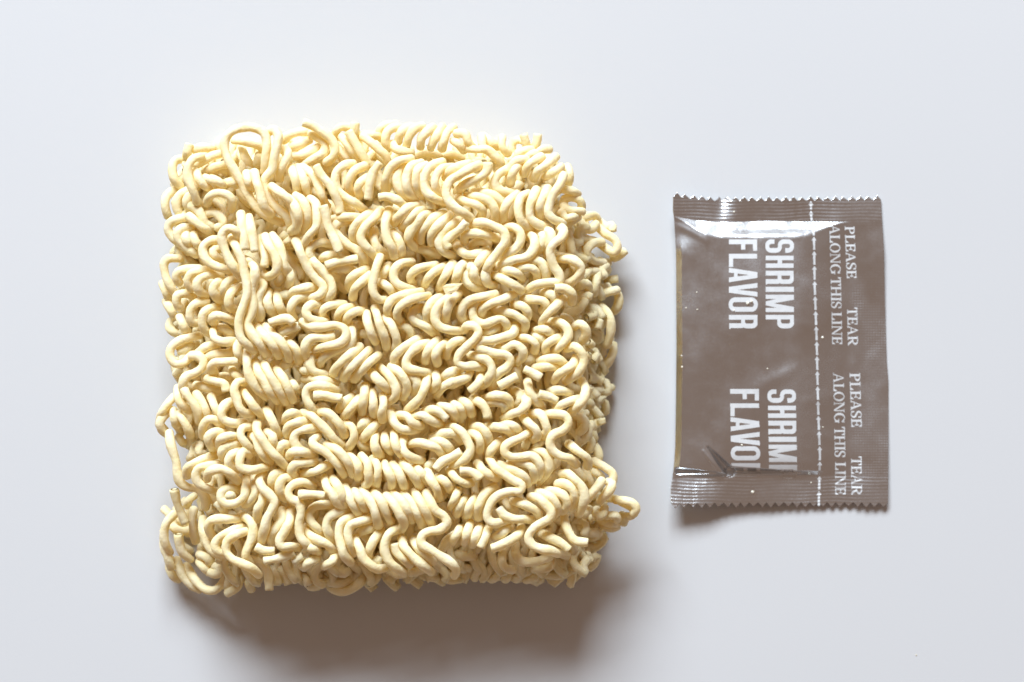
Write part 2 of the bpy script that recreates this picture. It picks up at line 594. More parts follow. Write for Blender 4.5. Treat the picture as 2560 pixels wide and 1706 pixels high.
TILES[(390, 1020, 3.92)] = """
19 150,10 90,70 40,140 60,220 110,260
19 110,20 60,90 40,160 80,220
20 170,20 180,100 210,170
20 130,240 140,340 170,440 200,540 210,640 240,730 310,780 400,790 460,840 490,920 480,980
21 220,60 270,130 310,200 340,270
14 220,280 260,340 370,350 430,340
25 460,280 460,190 500,120 580,120 640,180
25.5 680,250 580,240 510,290 530,360 560,400
25.5 800,280 700,280 620,320 600,380
25.5 840,360 740,360 660,400 640,460 680,510
25.5 830,430 740,460 710,530 740,580 800,600
26.5 920,460 860,430 820,500 830,580 910,610 1000,600 1080,580
26 940,180 850,200 830,270 870,340 920,400 970,430
26 930,260 980,310 1010,400 1060,480 1120,530
26.5 990,150 990,220 1050,320 1110,410 1190,490 1270,580
25.5 1080,240 1130,260 1150,340 1160,390
25.5 1080,20 1130,110 1170,200 1200,270
25.5 740,-60 670,-20 640,40 660,110 750,150 860,150
24 590,460 490,490 380,540 310,590 300,670
25 610,560 500,570 410,600 390,680 420,740 500,790 590,820
26 500,700 520,630 610,600 710,630 770,680 800,720
24.5 800,800 700,790 640,830 640,900 700,940 790,930 860,870 880,790 890,690
25 700,860 760,860
24.5 960,640 970,740 970,830 930,910 870,950
24f 600,920 640,970 670,1020
26 1060,640 1010,690 1040,780 1110,850 1160,920 1130,1000 1090,1080 1060,1200 1030,1310
25 1030,800 1040,900 1000,1000 990,1100
25.5 1270,640 1170,650 1130,720 1150,800
25.5 1340,690 1250,690 1210,760 1230,840 1280,890
25.5 1540,770 1440,730 1350,750 1300,810 1320,890 1400,930 1420,1020 1400,1150 1420,1270 1500,1360 1568,1420
26.5b 1400,855 1480,850 1568,850 1650,865
25 1320,370 1240,360 1210,420 1240,470
25.5 1530,480 1420,430 1330,440 1300,480
26 1568,530 1450,540 1360,560 1330,620 1370,680
26 1690,550 1568,620 1480,640 1420,660
26 1400,80 1340,50 1280,80 1270,140
26 1500,130 1390,140 1300,180 1280,250 1310,290
26 1620,210 1568,200 1470,210 1380,240 1350,310 1400,400 1500,440
25 1240,1000 1230,1100 1170,1190 1130,1270 1130,1320
25.5 1310,1010 1310,1110 1260,1210 1210,1300 1230,1360 1320,1360 1400,1370
24b 980,1360 1060,1400 1160,1400
24.5b 1060,1500 1170,1480 1290,1440 1350,1410
23.5b 1340,1510 1440,1450
23.5 1430,1550 1530,1490
24.5 830,1050 900,1090 950,1170 940,1270 900,1360 880,1450 920,1530
25 810,1090 700,1090 600,1090 530,1110 510,1170 550,1260
25 850,1170 740,1210 640,1260 580,1340 600,1400 690,1440
25.5 880,1210 770,1250 700,1310 690,1410 750,1480 850,1530 930,1568 1010,1640
23 460,1080 460,1190 490,1300 540,1390 640,1460
19b 180,800 200,910 240,1020 290,1130
16 370,990 360,1100 370,1230 390,1310
16 180,1040 110,1120 80,1220 90,1330 140,1420
14 80,1200 80,1330 110,1440 150,1568
16f 220,1240 230,1330 260,1420 340,1490
14 300,960 330,900 380,860
20 1190,940 1220,1020 1180,1080
22 1330,880 1330,960 1310,1020
16 380,380 360,450 330,500
17 430,360 420,430 480,460
"""
TILES[(760, 1020, 3.92)] = """
26 850,40 870,120 940,200 1030,220 1110,210
26 910,70 1000,80 1070,150 1150,180
26 1050,90 1150,70 1240,120 1350,170
26l 1170,40 1270,20 1350,60 1400,110
26 1330,-20 1420,0 1480,60 1480,110
25.5 1450,-40 1530,0 1560,80
26 -20,50 60,70 150,150 240,240 300,310 370,360
26 110,30 230,50 310,120 370,200 400,270
25.5 390,150 470,190 490,290 450,370 420,400
25 470,20 430,80 400,110
24.5 640,120 570,160 540,230
25 740,130 670,200 600,280 570,320
25.5 700,260 690,350 720,440 750,480
25.5 790,260 800,350 850,430
25.5 880,240 890,340 930,430 980,480
26 980,290 960,370 1000,450 1080,500 1160,520
25.5 1020,360 1120,340 1240,370 1320,410 1360,470
25.5 1230,330 1340,330 1420,390 1440,440
25.5 1250,290 1370,250 1480,260 1540,330
26b 1540,430 1440,490 1340,540 1290,600
24 1190,590 1270,530
26.5 140,280 80,330 100,370 200,430 290,510 350,590 390,660
26.5 220,360 320,410 400,490 450,570 480,660
26 440,470 510,530 540,610 530,690
26.5 560,470 620,540 630,640 630,740 600,760
26.5 670,500 720,570 720,670 700,770
26.5 790,540 820,620 860,710 860,790
26.5 870,550 920,620 960,710 990,790
26.5 970,540 1030,610 1090,690 1140,780
26 1080,580 1150,640 1200,740
26.5 1210,620 1240,700 1300,790 1320,890
26 1310,690 1380,720 1430,800
24 930,520 1040,560
26 200,680 220,770 280,850 320,930 380,970
26 280,690 330,770 370,870 400,970
26 400,770 440,860 480,960 540,1040
26 500,820 550,900 600,1000
26.5 560,810 620,870 680,980 710,1080 730,1160
26.5 680,830 750,900 800,1020 850,1120
26.5 800,860 870,930 930,1030 980,1130 960,1190
26.5 870,840 950,900 1010,1000 1060,1110
26.5 970,840 1050,930 1110,1040 1160,1150
26.5 1080,820 1140,920 1200,1030 1250,1140
26.5 1190,830 1240,920 1290,1010 1370,1060 1400,1130 1340,1190 1230,1210 1160,1250 1150,1330 1240,1390 1350,1460 1460,1540 1490,1600 1470,1650
24.5 330,960 200,950 100,970 50,1040 70,1120 140,1190 190,1270
25 430,1000 320,1030 240,1080 220,1160 250,1250 280,1330
25.5 530,1070 420,1090 360,1130 340,1220 360,1340 390,1440 460,1520
25.5 660,1080 540,1120 460,1150 430,1230 450,1340 490,1430
24 700,1170 590,1200 520,1240
25 500,1270 550,1390 580,1470 650,1540 720,1580 790,1570
24.5 760,1200 690,1290 640,1400 640,1480
25.5 950,1180 850,1220 800,1300 790,1400 830,1500 900,1568 980,1620
25f 880,1330 900,1410 970,1480 1040,1540
25.5 960,1280 980,1360 1060,1450 1150,1530 1250,1610
25.5 1070,1290 1120,1370 1200,1440 1270,1510
25 0,1170 60,1250 150,1300 240,1350 300,1420
25 0,1330 70,1380 140,1410
24 300,1430 280,1500 200,1550
24 130,1480 60,1510 0,1560
23 690,1500 740,1490
24 1350,1390 1400,1310 1500,1220 1560,1180
22 540,300 580,380 640,380
22 560,1180 590,1250 640,1310
"""
TILES[(1130, 1020, 3.92)] = """
26.5 -40,190 20,190 90,230 150,320 180,410 140,490 60,550 0,580
25.5 180,250 240,270 280,350 270,420
25.5 190,190 280,190 340,250 360,330 340,370
26 -30,610 50,700 140,740 190,730
26.5b 80,620 160,620 240,660 280,700
26 250,540 290,600 370,660 440,690
25.5 330,190 440,190 550,220 590,260
25.5 480,180 580,170 650,220 660,250
26.5 770,230 680,290 590,330 520,380 520,440 580,480 680,480 780,470 850,530 870,610 840,680
25 500,310 420,370 370,450 360,520
26.5 360,490 420,580 510,650 600,710 680,760 670,810 570,820 470,850 390,920 350,1010 350,1080 400,1130 480,1120 550,1100
26 440,550 560,590 660,640 730,700 740,750
26 560,550 680,540 780,580 810,660 790,710
25.5 790,430 880,430 940,490 950,580 910,660 850,720
26 690,80 750,150 820,210 840,280 790,310
26 780,60 860,60 910,140 930,220 890,290
26 910,60 1010,60 1110,80 1140,150 1090,220 1000,260 960,330 980,410 1060,470 1160,500 1220,560
26 1140,350 1190,390 1270,450 1330,510 1330,580
24 740,320 710,390
24 880,320 820,380
26 1070,650 1130,640 1200,700 1270,770 1300,870 1280,960 1250,1040
26 1030,750 1100,740 1180,800 1200,890 1160,970
26 920,810 1010,820 1100,870 1130,950 1080,1020
26 840,830 930,850 1010,920 1040,1010 990,1060
26 760,870 840,880 920,950 970,1020 960,1080 880,1130 800,1180 750,1260 780,1340 870,1380 960,1400 1040,1430
25.5 590,910 690,940 790,990 850,1050 830,1090
26f 460,980 510,1050 600,1090 700,1090 780,1100
24l 1100,1030 1110,1130 1150,1230 1210,1300 1330,1320
24.5l 860,1220 960,1270 1060,1320 1150,1390
25.5 60,810 20,900 -10,970
25.5 130,880 80,950 50,1040
25.5 230,870 180,950 150,1060
25.5 420,770 330,830 280,920 250,1010 260,1080
25 80,1180 30,1260 0,1320
25 180,1120 150,1220 120,1320
25 270,1170 230,1260 200,1340
25l 360,1170 330,1260 280,1370
25 580,1160 500,1220 410,1280
25.5l 680,1160 660,1230 570,1300 470,1350 390,1380
21 500,1400 490,1490 520,1568 600,1590
21 630,1330 620,1420 680,1500 780,1510 880,1490 960,1460
23 500,880 560,960 620,1010
22 900,640 970,580 1030,530
22 860,760 950,700 1020,640
18 1150,520 1230,620 1290,700
"""
TILES[(390, 1350, 5.8825)] = """
12 110,30 130,170 220,300
10 200,280 200,420 250,530 340,580
12 310,280 350,430 430,580 540,680 650,740
12 450,370 530,520 620,640 740,730 870,740 970,640 1030,540 1040,430 980,370
14 780,390 900,400 960,460 870,500 740,440
12 1200,460 1230,580 1180,700 1060,780
17l 1400,280 1560,350 1640,480 1660,640 1665,740
14l 1700,420 1770,550 1800,650
14l 1800,400 1900,530 1950,650
14l 2180,540 2250,670
12 1350,600 1400,730
12 1100,460 1080,600 1040,700
15 640,220 740,260 800,340
14 640,320 700,400 780,480
"""
TILES[(390, 1200, 5.8825)] = """
9 120,430 200,520 250,640 300,760
8 300,420 330,560 420,660 480,800
9 420,300 480,420 470,560 540,700
7 560,640 600,760 700,860 780,900
8 640,500 700,620 720,760 820,860
10 700,900 800,1000 900,960 960,860
6 330,900 420,1000 520,1060
11 180,600 260,700 380,760 500,740
"""
TILES[(760, 1350, 5.8825)] = """
14 60,560 90,680 200,680
15 460,260 400,330 250,390 160,470 180,600 280,660
14 260,560 400,630 540,640 680,580
13 380,690 480,740 620,760 760,680 860,580 880,500
16 540,400 560,500 640,460
12 1090,500 1050,580 950,640
12l 1300,540 1260,620
12l 1540,540 1510,620
12 1740,520 1850,550 1950,560
12 2060,560 2180,600 2300,580
18 1250,450 1360,500 1480,500
18 1560,480 1680,460 1750,440
"""
TILES[(1130, 1350, 5.8825)] = """
15 40,300 130,390 260,420
16 60,200 200,250 330,230
13 470,280 400,420 330,570
13 620,340 540,470 450,580
13 720,440 640,560 570,580
13 850,470 780,580
13 1200,440 1050,500 930,580
12 1280,480 1200,560 1080,590
16 1450,300 1430,400 1320,430 1200,440
12 1960,150 1980,260 1880,380 1730,470 1550,530 1380,510
12 1530,330 1650,390 1760,420
17 1400,120 1560,190 1700,240
"""
TILES[(1400, 1200, 6.533)] = """
19 780,30 850,60 830,150 730,260 650,350
14 780,300 890,310 1000,360 1130,420 1210,490 1170,590 1060,590
15 900,330 1050,340 1180,380 1240,460 1200,560
13 1000,580 1060,610 1030,700
14 760,590 850,580 920,590 930,650
12 640,670 740,760 860,790 930,760
12 650,640 780,700 920,720
16 600,480 600,570 660,590 720,540 730,450
15 240,470 340,520 400,600
13 250,690 380,800 500,870 590,860
12 420,900 520,950 640,860
17 300,560 420,540 480,470
"""

# ---------------------------------------------------------------- setting: the white sheet everything lies on
mesh_obj('table', [(-1.6, -1.6, 0), (1.6, -1.6, 0), (1.6, 1.6, 0), (-1.6, 1.6, 0)], [[0, 1, 2, 3]], MAT_PAPER,
         smooth=False, kind='structure')

# ---------------------------------------------------------------- noodle block
RAD = 0.00106
PXMM = FIELD / 2560.0 * (CAM_H - 0.025) / CAM_H          # metres per pixel near the block's top

def catmull(pts, step):
    """resample a polyline as a smooth curve; pts in pixels, step in pixels"""
    p = np.asarray(pts, float)
    if len(p) == 2: p = np.array([p[0], (p[0] + p[1]) / 2, p[1]])
    q = np.vstack([2 * p[0] - p[1], p, 2 * p[-1] - p[-2]])
    out = []
    for i in range(1, len(q) - 2):
        a, b, c, e = q[i - 1], q[i], q[i + 1], q[i + 2]
        ta = max(np.linalg.norm(b - a), 1e-6) ** .5; tb = max(np.linalg.norm(c - b), 1e-6) ** .5; tc = max(np.linalg.norm(e - c), 1e-6) ** .5
        m1 = tb * ((b - a) / ta - (c - a) / (ta + tb) + (c - b) / tb)
        m2 = tb * ((c - b) / tb - (e - b) / (tb + tc) + (e - c) / tc)
        n = max(2, int(np.linalg.norm(c - b) / 2.0))
        t = np.linspace(0, 1, n, endpoint=False)[:, None]
        out.append((2*t**3 - 3*t**2 + 1) * b + (t**3 - 2*t**2 + t) * m1 + (-2*t**3 + 3*t**2) * c + (t**3 - t**2) * m2)
    out.append(q[-2][None])
    d = np.vstack(out)
    s = np.concatenate([[0], np.cumsum(np.linalg.norm(np.diff(d, axis=0), axis=1))])
    n = max(4, int(round(s[-1] / step)) + 1)
    u = np.linspace(0, s[-1], n)
    return np.stack([np.interp(u, s, d[:, k]) for k in range(d.shape[1])], 1), u

ramp01 = lambda t: (lambda q: q * q * (3 - 2 * q))(np.clip(t, 0, 1))
strands = []
for (ox, oy, sc), text in TILES.items():
    for line in text.strip().splitlines():
        head, *pts = line.split()
        flag = head[-1] if head[-1] in 'flb' else ''
        z = float(head.rstrip('flb')) * 1e-3
        if z > 0.017: z = 0.026 - (0.026 - z) * 1.15
        xy = [(ox + float(a) / sc, oy + float(b) / sc) for a, b in (p.split(',') for p in pts)]
        c, u = catmull(xy, 6.0)
        L = u[-1] * PXMM
        um = u * PXMM
        zz = np.full(len(c), z)
        reach = min(0.0040, 0.45 * L)
        depth = 0.0032 if z > 0.0220 else 0.0016
        if flag not in ('f', 'b'):
            zz -= depth * np.clip(1 - um / reach, 0, 1) ** 2
        if flag not in ('l', 'b'):
            zz -= depth * np.clip(1 - (um[-1] - um) / reach, 0, 1) ** 2
        # the lower left corner and the right flank of the block are thin and lie low
        px_, py_ = c[:, 0], c[:, 1]
        low = 0.0060 * ramp01((600 - px_) / 140) * ramp01((py_ - 1100) / 330) + 0.0045 * ramp01((px_ - 1452) / 55) * ramp01((1180 - py_) / 80)
        zz = np.maximum(zz - low, 0.0015 + 0.0002 * rng.uniform())
        zz += 0.00035 * np.sin(um / 0.0035 + rng.uniform(0, 6.28)) + rng.uniform(-0.0003, 0.0003)
        strands.append(dict(c=c, z=zz, L=L, z0=z, flag=flag, r=RAD * rng.uniform(0.97, 1.05)))

# push strands apart in height wherever they would run through each other
idx = np.concatenate([np.full(len(s['c']), i) for i, s in enumerate(strands)])
xy = np.vstack([s['c'] for s in strands]) * PXMM
zc = np.concatenate([s['z'] for s in strands])
z0 = np.array([s['z0'] for s in strands])
tree = KDTree(len(xy))
for i, p in enumerate(xy): tree.insert((p[0], p[1], 0), i)
tree.balance()
NEED = 1.82 * RAD
pairs = []
for i, p in enumerate(xy):
    for (_, j, dist) in tree.find_range((p[0], p[1], 0), NEED):
        if j > i and idx[i] != idx[j]: pairs.append((i, j, dist))
pi = np.array([a for a, _, _ in pairs]); pj = np.array([b for _, b, _ in pairs]); pd = np.array([c for _, _, c in pairs])
need = np.sqrt(np.maximum(NEED ** 2 - pd ** 2, 0))
bounds = np.concatenate([[0], np.cumsum([len(s['c']) for s in strands])])
zref = zc.copy()
for it in range(40):
    dz = zc[pi] - zc[pj]
    base = z0[idx[pi]] - z0[idx[pj]]
    sign = np.where(np.abs(dz) > 2e-5, np.sign(dz), np.where(base >= 0, 1.0, -1.0))
    lack = np.maximum(need - np.abs(dz), 0)
    push = np.zeros_like(zc); cnt = np.zeros_like(zc)
    np.add.at(push, pi, sign * lack * 0.5); np.add.at(push, pj, -sign * lack * 0.5)
    np.add.at(cnt, pi, lack > 0); np.add.at(cnt, pj, lack > 0)
    push /= np.maximum(cnt, 1)
    disp = zc + 0.6 * push - zref
    for k in range(len(strands)):                           # keep each strand's bend smooth
        a, b = bounds[k], bounds[k + 1]
        q = disp[a:b]
        qq = np.pad(q, 2, mode='edge')
        disp[a:b] = (qq[:-4] + 2 * qq[1:-3] + 3 * qq[2:-2] + 2 * qq[3:-1] + qq[4:]) / 9
    zc = np.clip(zref + disp * 0.985, RAD, 0.0305)
for k, s in enumerate(strands):
    s['z'] = zc[bounds[k]:bounds[k + 1]]

def tube(path, r, flag='', sides=12, wob=0.09):
    """closed tube along a 3-D path, slightly uneven, with rounded or cut ends"""
    p = np.asarray(path); n = len(p)
    t = np.gradient(p, axis=0); t /= np.linalg.norm(t, axis=1)[:, None] + 1e-12
    up = np.array([0, 0, 1.0])
    side = np.cross(t, up); ln = np.linalg.norm(side, axis=1)
    if ln.min() < 0.05:
        side = np.cross(t, np.array([0.3, 0.9, 0.3]))
        ln = np.linalg.norm(side, axis=1)
    side /= ln[:, None] + 1e-12
    nor = np.cross(side, t)
    rr = r * (1 + wob * np.sin(np.arange(n) * rng.uniform(0.25, 0.6) + rng.uniform(0, 6)) * rng.uniform(0.3, 1) + rng.normal(0, 0.012, n))
    flat = rng.uniform(0.9, 1.0)
    ph = np.linspace(0, 2 * np.pi, sides, endpoint=False)
    def ring(c, s_, n_, rad):
        return c + (np.cos(ph)[:, None] * s_ + np.sin(ph)[:, None] * n_ * flat) * rad
    rings = []
    cap0 = [(0.10, 0.80), (0.02, 0.94)] if flag in ('f', 'b') else [(0.55, 0.55), (0.25, 0.88)]
    cap1 = [(0.10, 0.80), (0.02, 0.94)] if flag in ('l', 'b') else [(0.55, 0.55), (0.25, 0.88)]
    for off, k in cap0: rings.append(ring(p[0] - t[0] * r * off, side[0], nor[0], rr[0] * k))
    e1, e2 = rng.uniform(0, 6.28, 2); k1 = rng.uniform(0.3, 0.7)
    for i in range(n):                                      # skin blisters and flats
        bl = 1 + 0.045 * np.sin(ph * 2 + e1 + i * k1) + 0.03 * np.sin(ph * 3 + e2 - i * 0.9) + rng.normal(0, 0.012, sides)
        rings.append(p[i] + (np.cos(ph)[:, None] * side[i] + np.sin(ph)[:, None] * nor[i] * flat) * (rr[i] * bl)[:, None])
    for off, k in reversed(cap1): rings.append(ring(p[-1] + t[-1] * r * off, side[-1], nor[-1], rr[-1] * k))
    m = len(rings)
    v = np.vstack(rings)
    a = np.arange(m - 1)[:, None] * sides + np.arange(sides)[None]
    b = np.arange(m - 1)[:, None] * sides + (np.arange(sides)[None] + 1) % sides
    f = np.stack([a, a + sides, b + sides, b], -1).reshape(-1, 4)[:, ::-1].tolist()
    c0 = len(v); v = np.vstack([v, p[0] - t[0] * r * (0.12 if flag in ('f', 'b') else 0.68), p[-1] + t[-1] * r * (0.12 if flag in ('l', 'b') else 0.68)])
    for k in range(sides):
        f.append([c0, k, (k + 1) % sides])
        f.append([c0 + 1, (m - 1) * sides + (k + 1) % sides, (m - 1) * sides + k])
    return v, f

block = empty('instant_noodle_block', tuple(P(955, 900, 0.0)), 'square block of dried cream-coloured instant noodles lying on the white sheet', 'noodles')

order = sorted(range(len(strands)), key=lambda k: -(strands[k]['L'] + (0.02 if strands[k]['z0'] > 0.0235 else 0)))
own = set(order[:300])
rest_v, rest_f, off = [], [], 0
for k, s in enumerate(strands):
    path = P(s['c'][:, 0], s['c'][:, 1], s['z'])
    v, f = tube(path, s['r'], s['flag'])
    if k in own:
        mesh_obj('noodle_strand', v, f, MAT_NOODLE, block)
    else:
        rest_v.append(v); rest_f.extend([[i + off for i in q] for q in f]); off += len(v)

# waves of noodle packed inside the block, down to the sheet
def wave(x0, x1, y, z, amp, pitch, seed, tilt=0.0):
    r = random.Random(seed)
    n = int((x1 - x0) / pitch * 12)
    t = np.linspace(0, 1, n)
    x = x0 + (x1 - x0) * t
    ph = 2 * np.pi * (x - x0) / pitch + r.uniform(0, 6)
    mod = 1 + 0.3 * np.sin(t * r.uniform(8, 18) + r.uniform(0, 6))
    yy = y + amp * mod * np.sin(ph) + 14 * np.sin(t * r.uniform(4, 9) + r.uniform(0, 6)) + tilt * (x - x0)
    xx = x + 0.35 * pitch * np.sin(2 * ph + r.uniform(0, 6)) * 0.5
    zz = z + 0.0011 * np.sin(ph * 0.5 + r.uniform(0, 6)) + 0.0005 * np.sin(ph + 1.2)
    return xx, yy, np.maximum(zz, RAD)
seed = 1
for li, z in enumerate(np.arange(0.0014, 0.0168, 0.0022)):
    inset = 26 if z < 0.004 else (10 if z < 0.012 else 0)
    top = 352 + (62 if z > 0.0085 else 0) + inset
    bot = 1452 - inset - (26 if z > 0.016 else 0)
    rows = np.arange(top + 25, bot - 20, 46)
    for y in rows:
        seed += 1
        r = random.Random(seed * 13)
        edge_l = 448 + inset + r.uniform(-10, 16)
        edge_r = (1462 if y > 560 else 1400) - inset + r.uniform(-22, 14)
        if y < 420: edge_r -= 40; edge_l += 30
        if y > 1060: edge_l += min(50 if z < 0.0065 else 110, (y - 1060) * 0.45)
        xx, yy, zz = wave(edge_l, edge_r, y + r.uniform(-8, 8) + (li % 2) * 18, z, r.uniform(24, 36), r.uniform(44, 60), seed, r.uniform(-0.01, 0.01))
        v, f = tube(P(xx, yy, zz), RAD * 0.97, '', 6, 0.04)
        rest_v.append(v); rest_f.extend([[i + off for i in q] for q in f]); off += len(v)
for z in (0.0015, 0.0040, 0.0064, 0.0088):                 # low flank on the right
    for x, ya, yb in ((1466, 640, 1120), (1492 - z * 1500, 660, 1040), (1470, 1150, 1420)):
        seed += 1
        yy, xx, zz = wave(ya, yb, x, z, 22, 50, seed)
        v, f = tube(P(xx, yy, zz), RAD * 0.97, '', 6, 0.04)
        rest_v.append(v); rest_f.extend([[i + off for i in q] for q in f]); off += len(v)
mesh_obj('inner_noodles', np.vstack(rest_v), rest_f, MAT_NOODLE, block, kind='stuff')

# ---------------------------------------------------------------- the foil sachet
sachet = empty('flavor_sachet', tuple(P(1950, 873, 0.0)), 'flat silver foil flavor sachet with white print and zigzag ends right of the noodles', 'sachet')
LEFT = np.array([(470, 1683), (540, 1682), (562, 1685), (640, 1690), (860, 1691), (985, 1690), (1113, 1688), (1164, 1684), (1200, 1679), (1215, 1677), (1240, 1677), (1280, 1679)], float)
RIGHT = np.array([(470, 2201), (549, 2205), (626, 2210), (740, 2212), (904, 2217), (955, 2221), (1060, 2221), (1253, 2220), (1280, 2218)], float)
TOPSEAL = np.array([(1670, 538), (1684, 541), (1740, 552), (1800, 556), (1900, 554), (2040, 554), (2110, 555), (2230, 554)], float)     # inner edge of the top seal
BOTSEAL = np.array([(1670, 1198), (1700, 1196), (1800, 1192), (1840, 1189), (2000, 1188), (2110, 1188), (2230, 1188)], float)
TOPEDGE = np.array([(1670, 486), (1684, 487), (1740, 494), (1790, 498), (1840, 497), (1900, 498), (2060, 497), (2140, 496), (2230, 494)], float)
BOTEDGE = np.array([(1670, 1262), (1684, 1262), (1800, 1260), (2000, 1259), (2140, 1259), (2230, 1261)], float)
ip = lambda q, tab: np.interp(q, tab[:, 0], tab[:, 1])
SIDE_X = 2128.0
ss = lambda t: (lambda c: c * c * (3 - 2 * c))(np.clip(t, 0, 1))

def seal_z(x, y):
    """middle of the sealed sheet above the table (mm)"""
    xn = np.clip((x - 1684) / 534.0, 0, 1)
    v = np.clip((y - 490) / 775.0, 0, 1)
    z = (1 - v) * (2.3 * (1 - xn) ** 1.3) + v * (2.2 * (1 - xn) ** 1.15) + 0.42
    # corners of the seals curl
    up = np.clip((556 - y) / 56.0, 0, 1.3)
    z = z + up * (0.9 * np.exp(-((x - 1690) / 60.0) ** 2) - 1.3 * np.exp(-((x - 1803) / 24.0) ** 2) + 0.15 * np.sin(x / 60.0))
    dn = np.clip((y - 1190) / 70.0, 0, 1.3)
    z = z + dn * (1.6 * ss((1850 - x) / 120.0) + 0.25 * ss((x - 2130) / 60.0))
    z = z + 0.45 * ss((x - 2090) / 80) * np.sin(y / 105.0 + 2.2) * ss((y - 560) / 80) + 0.12
    return np.maximum(z, 0.25)

def in_side(x): return ss((x - 2118) / 14.0)
def in_top(x, y): return ss((ip(x, TOPSEAL) - y) / 4.0)
def in_bot(x, y): return ss((y - ip(x, BOTSEAL)) / 4.0)

def relief(x, y):
    """pressed ridges of the end seals and the cross-hatch of the side seal (mm)"""
    t = in_top(x, y); b = in_bot(x, y)
    ends = np.maximum(t, b)
    r = ends * (0.042 * np.sin(2 * np.pi * (y - 3.0 * np.sin(x / 90.0) - 1.2 * np.sin(x / 23.0 + y / 31.0)) / 8.6) * (0.75 + 0.35 * np.sin(x / 47.0 + 2.0 + y / 40.0)) * (1 - 0.25 * np.sin(2 * np.pi * x / 5.6)))
    hatch = in_side(x - 6) * (1 - ends) * 0.028 * (np.sin(2 * np.pi * x / 6.6) + np.sin(2 * np.pi * y / 6.6)) * (0.55 + 0.45 * np.sin(y / 60.0 + 1.0))
    return r + hatch

side_on = lambda x: 1 - in_side(x)
WT = np.array([(1680, 3), (1700, 14), (1767, 48), (1790, 40), (1840, 34), (1915, 40), (1990, 30), (2075, 24), (2110, 8), (2200, 8)], float)
def bulge(x, y):
    """how far the filled pouch stands above the middle sheet (mm)"""
    xl = ip(y, LEFT)
    dl = np.maximum(x - xl, 0)
    fold = np.where(dl < 15, 0.66 * dl / 15.0, 0.66 + 0.34 * (1 - (1 - np.clip((dl - 15) / 46.0, 0, 1)) ** 2))
    right = 1 - ss((x - 1985) / 145.0)
    h = 1.55 + 0.45 * ss((x - xl) / 160.0)
    # the filling ends in a steep straight bank below the top seal
    cap = h * fold * right * (1 - ss((640 - y) / 60.0) * (1 - np.clip((x - 1676) / 90.0, 0, 1)))
    bank = 0.054 * np.maximum(y - ip(x, TOPSEAL), 0)
    tt = bank / np.maximum(cap, 0.05)
    top = np.where(tt > 0.8, 1 - 0.5 * (1.2 - np.clip(tt, 0.8, 1.2)) ** 2 / 0.4, tt)
    top = np.clip(top, 0, 1)
    top = top * (1 - ss((640 - y) / 60.0) * (1 - np.clip((x - 1676) / 90.0, 0, 1)))
    bt = (ip(x, BOTSEAL) - y) / (72.0 - 26 * ss((x - 1950) / 120))
    by = np.maximum(ip(x, BOTSEAL) - y, 0)
    bot = np.where(by < 11, 0.62 * by / 11, 0.62 + 0.38 * (1 - (1 - np.clip((by - 11) / 62.0, 0, 1)) ** 2))
    z = h * fold * right * top * bot
    # low part of the pouch towards the tear line, and soft dents of the powder
    z = z + right * fold * top * bot * (0.10 * np.sin(x / 61.0 + y / 83.0) + 0.08 * np.sin(x / 37.0 - y / 71.0 + 1.0))
    z = z + 0.16 * ss((2128 - x) / 60) * top * np.clip(bt * 2, 0, 1)
    # the pouch crowns gently away from the bank, so the glare fades down the foil
    z = z + side_on(x) * (0.55 * (1 - np.exp(-np.maximum(y - ip(x, TOPSEAL) - 20, 0) / 50.0)) * bot + 0.8 * np.sin(np.pi * np.clip((y - 560) / 628.0, 0, 1)) ** 1.2) * right * ss((x - xl - 14) / 140.0)
    # creases at lower left and bottom seal, the pleats deepened to imitate dark reflections
    def crease(ax, ay, bx, by, w, amp):
        dx, dy = bx - ax, by - ay; L = math.hypot(dx, dy)
        t = np.clip(((x - ax) * dx + (y - ay) * dy) / L ** 2, 0, 1)
        dist = ((x - ax) * -dy + (y - ay) * dx) / L
        return amp * np.sin(np.pi * t) ** 0.7 * np.exp(-(dist / w) ** 2) * np.where((t > 0) & (t < 1), 1, 0)
    def pleat(ax, ay, bx, by, w0, w1, depth):
        dx, dy = bx - ax, by - ay; L = math.hypot(dx, dy)
        t = np.clip(((x - ax) * dx + (y - ay) * dy) / L ** 2, 0, 1)
        px_, py_ = ax + dx * t, ay + dy * t
        w = w0 + (w1 - w0) * t
        return depth * (0.25 + 0.75 * ss(t * 1.6)) * ss(1 - np.hypot(x - px_, y - py_) / w)
    z = z - pleat(1770, 1118, 1824, 1180, 4, 17, 2.4)
    z = z + pleat(1758, 1128, 1806, 1188, 6, 14, 0.45)
    z = z - pleat(2002, 1181, 1824, 1177, 3, 12, 1.8)
    z = z - pleat(1790, 1182, 1696, 1178, 3, 11, 1.4)
    z = z + crease(1680, 556, 1775, 606, 8, 0.22) + crease(1985, 690, 2100, 775, 15, 0.34) + crease(1990, 720, 2100, 800, 12, 0.16) + crease(1880, 975, 2005, 915, 17, 0.32) + crease(1990, 1150, 2060, 1165, 12, 0.22) + crease(1985, 805, 2060, 830, 13, 0.25) + crease(2000, 1010, 2110, 985, 16, 0.3) + crease(2010, 590, 2110, 640, 18, 0.25) + crease(1995, 1080, 2115, 1100, 16, 0.28) + crease(1715, 640, 1725, 1110, 16, -0.14)
    side = 1 - in_side(x)
    ends = (1 - in_top(x, y)) * (1 - in_bot(x, y))
    return np.maximum(z, -1.0) * side * ends

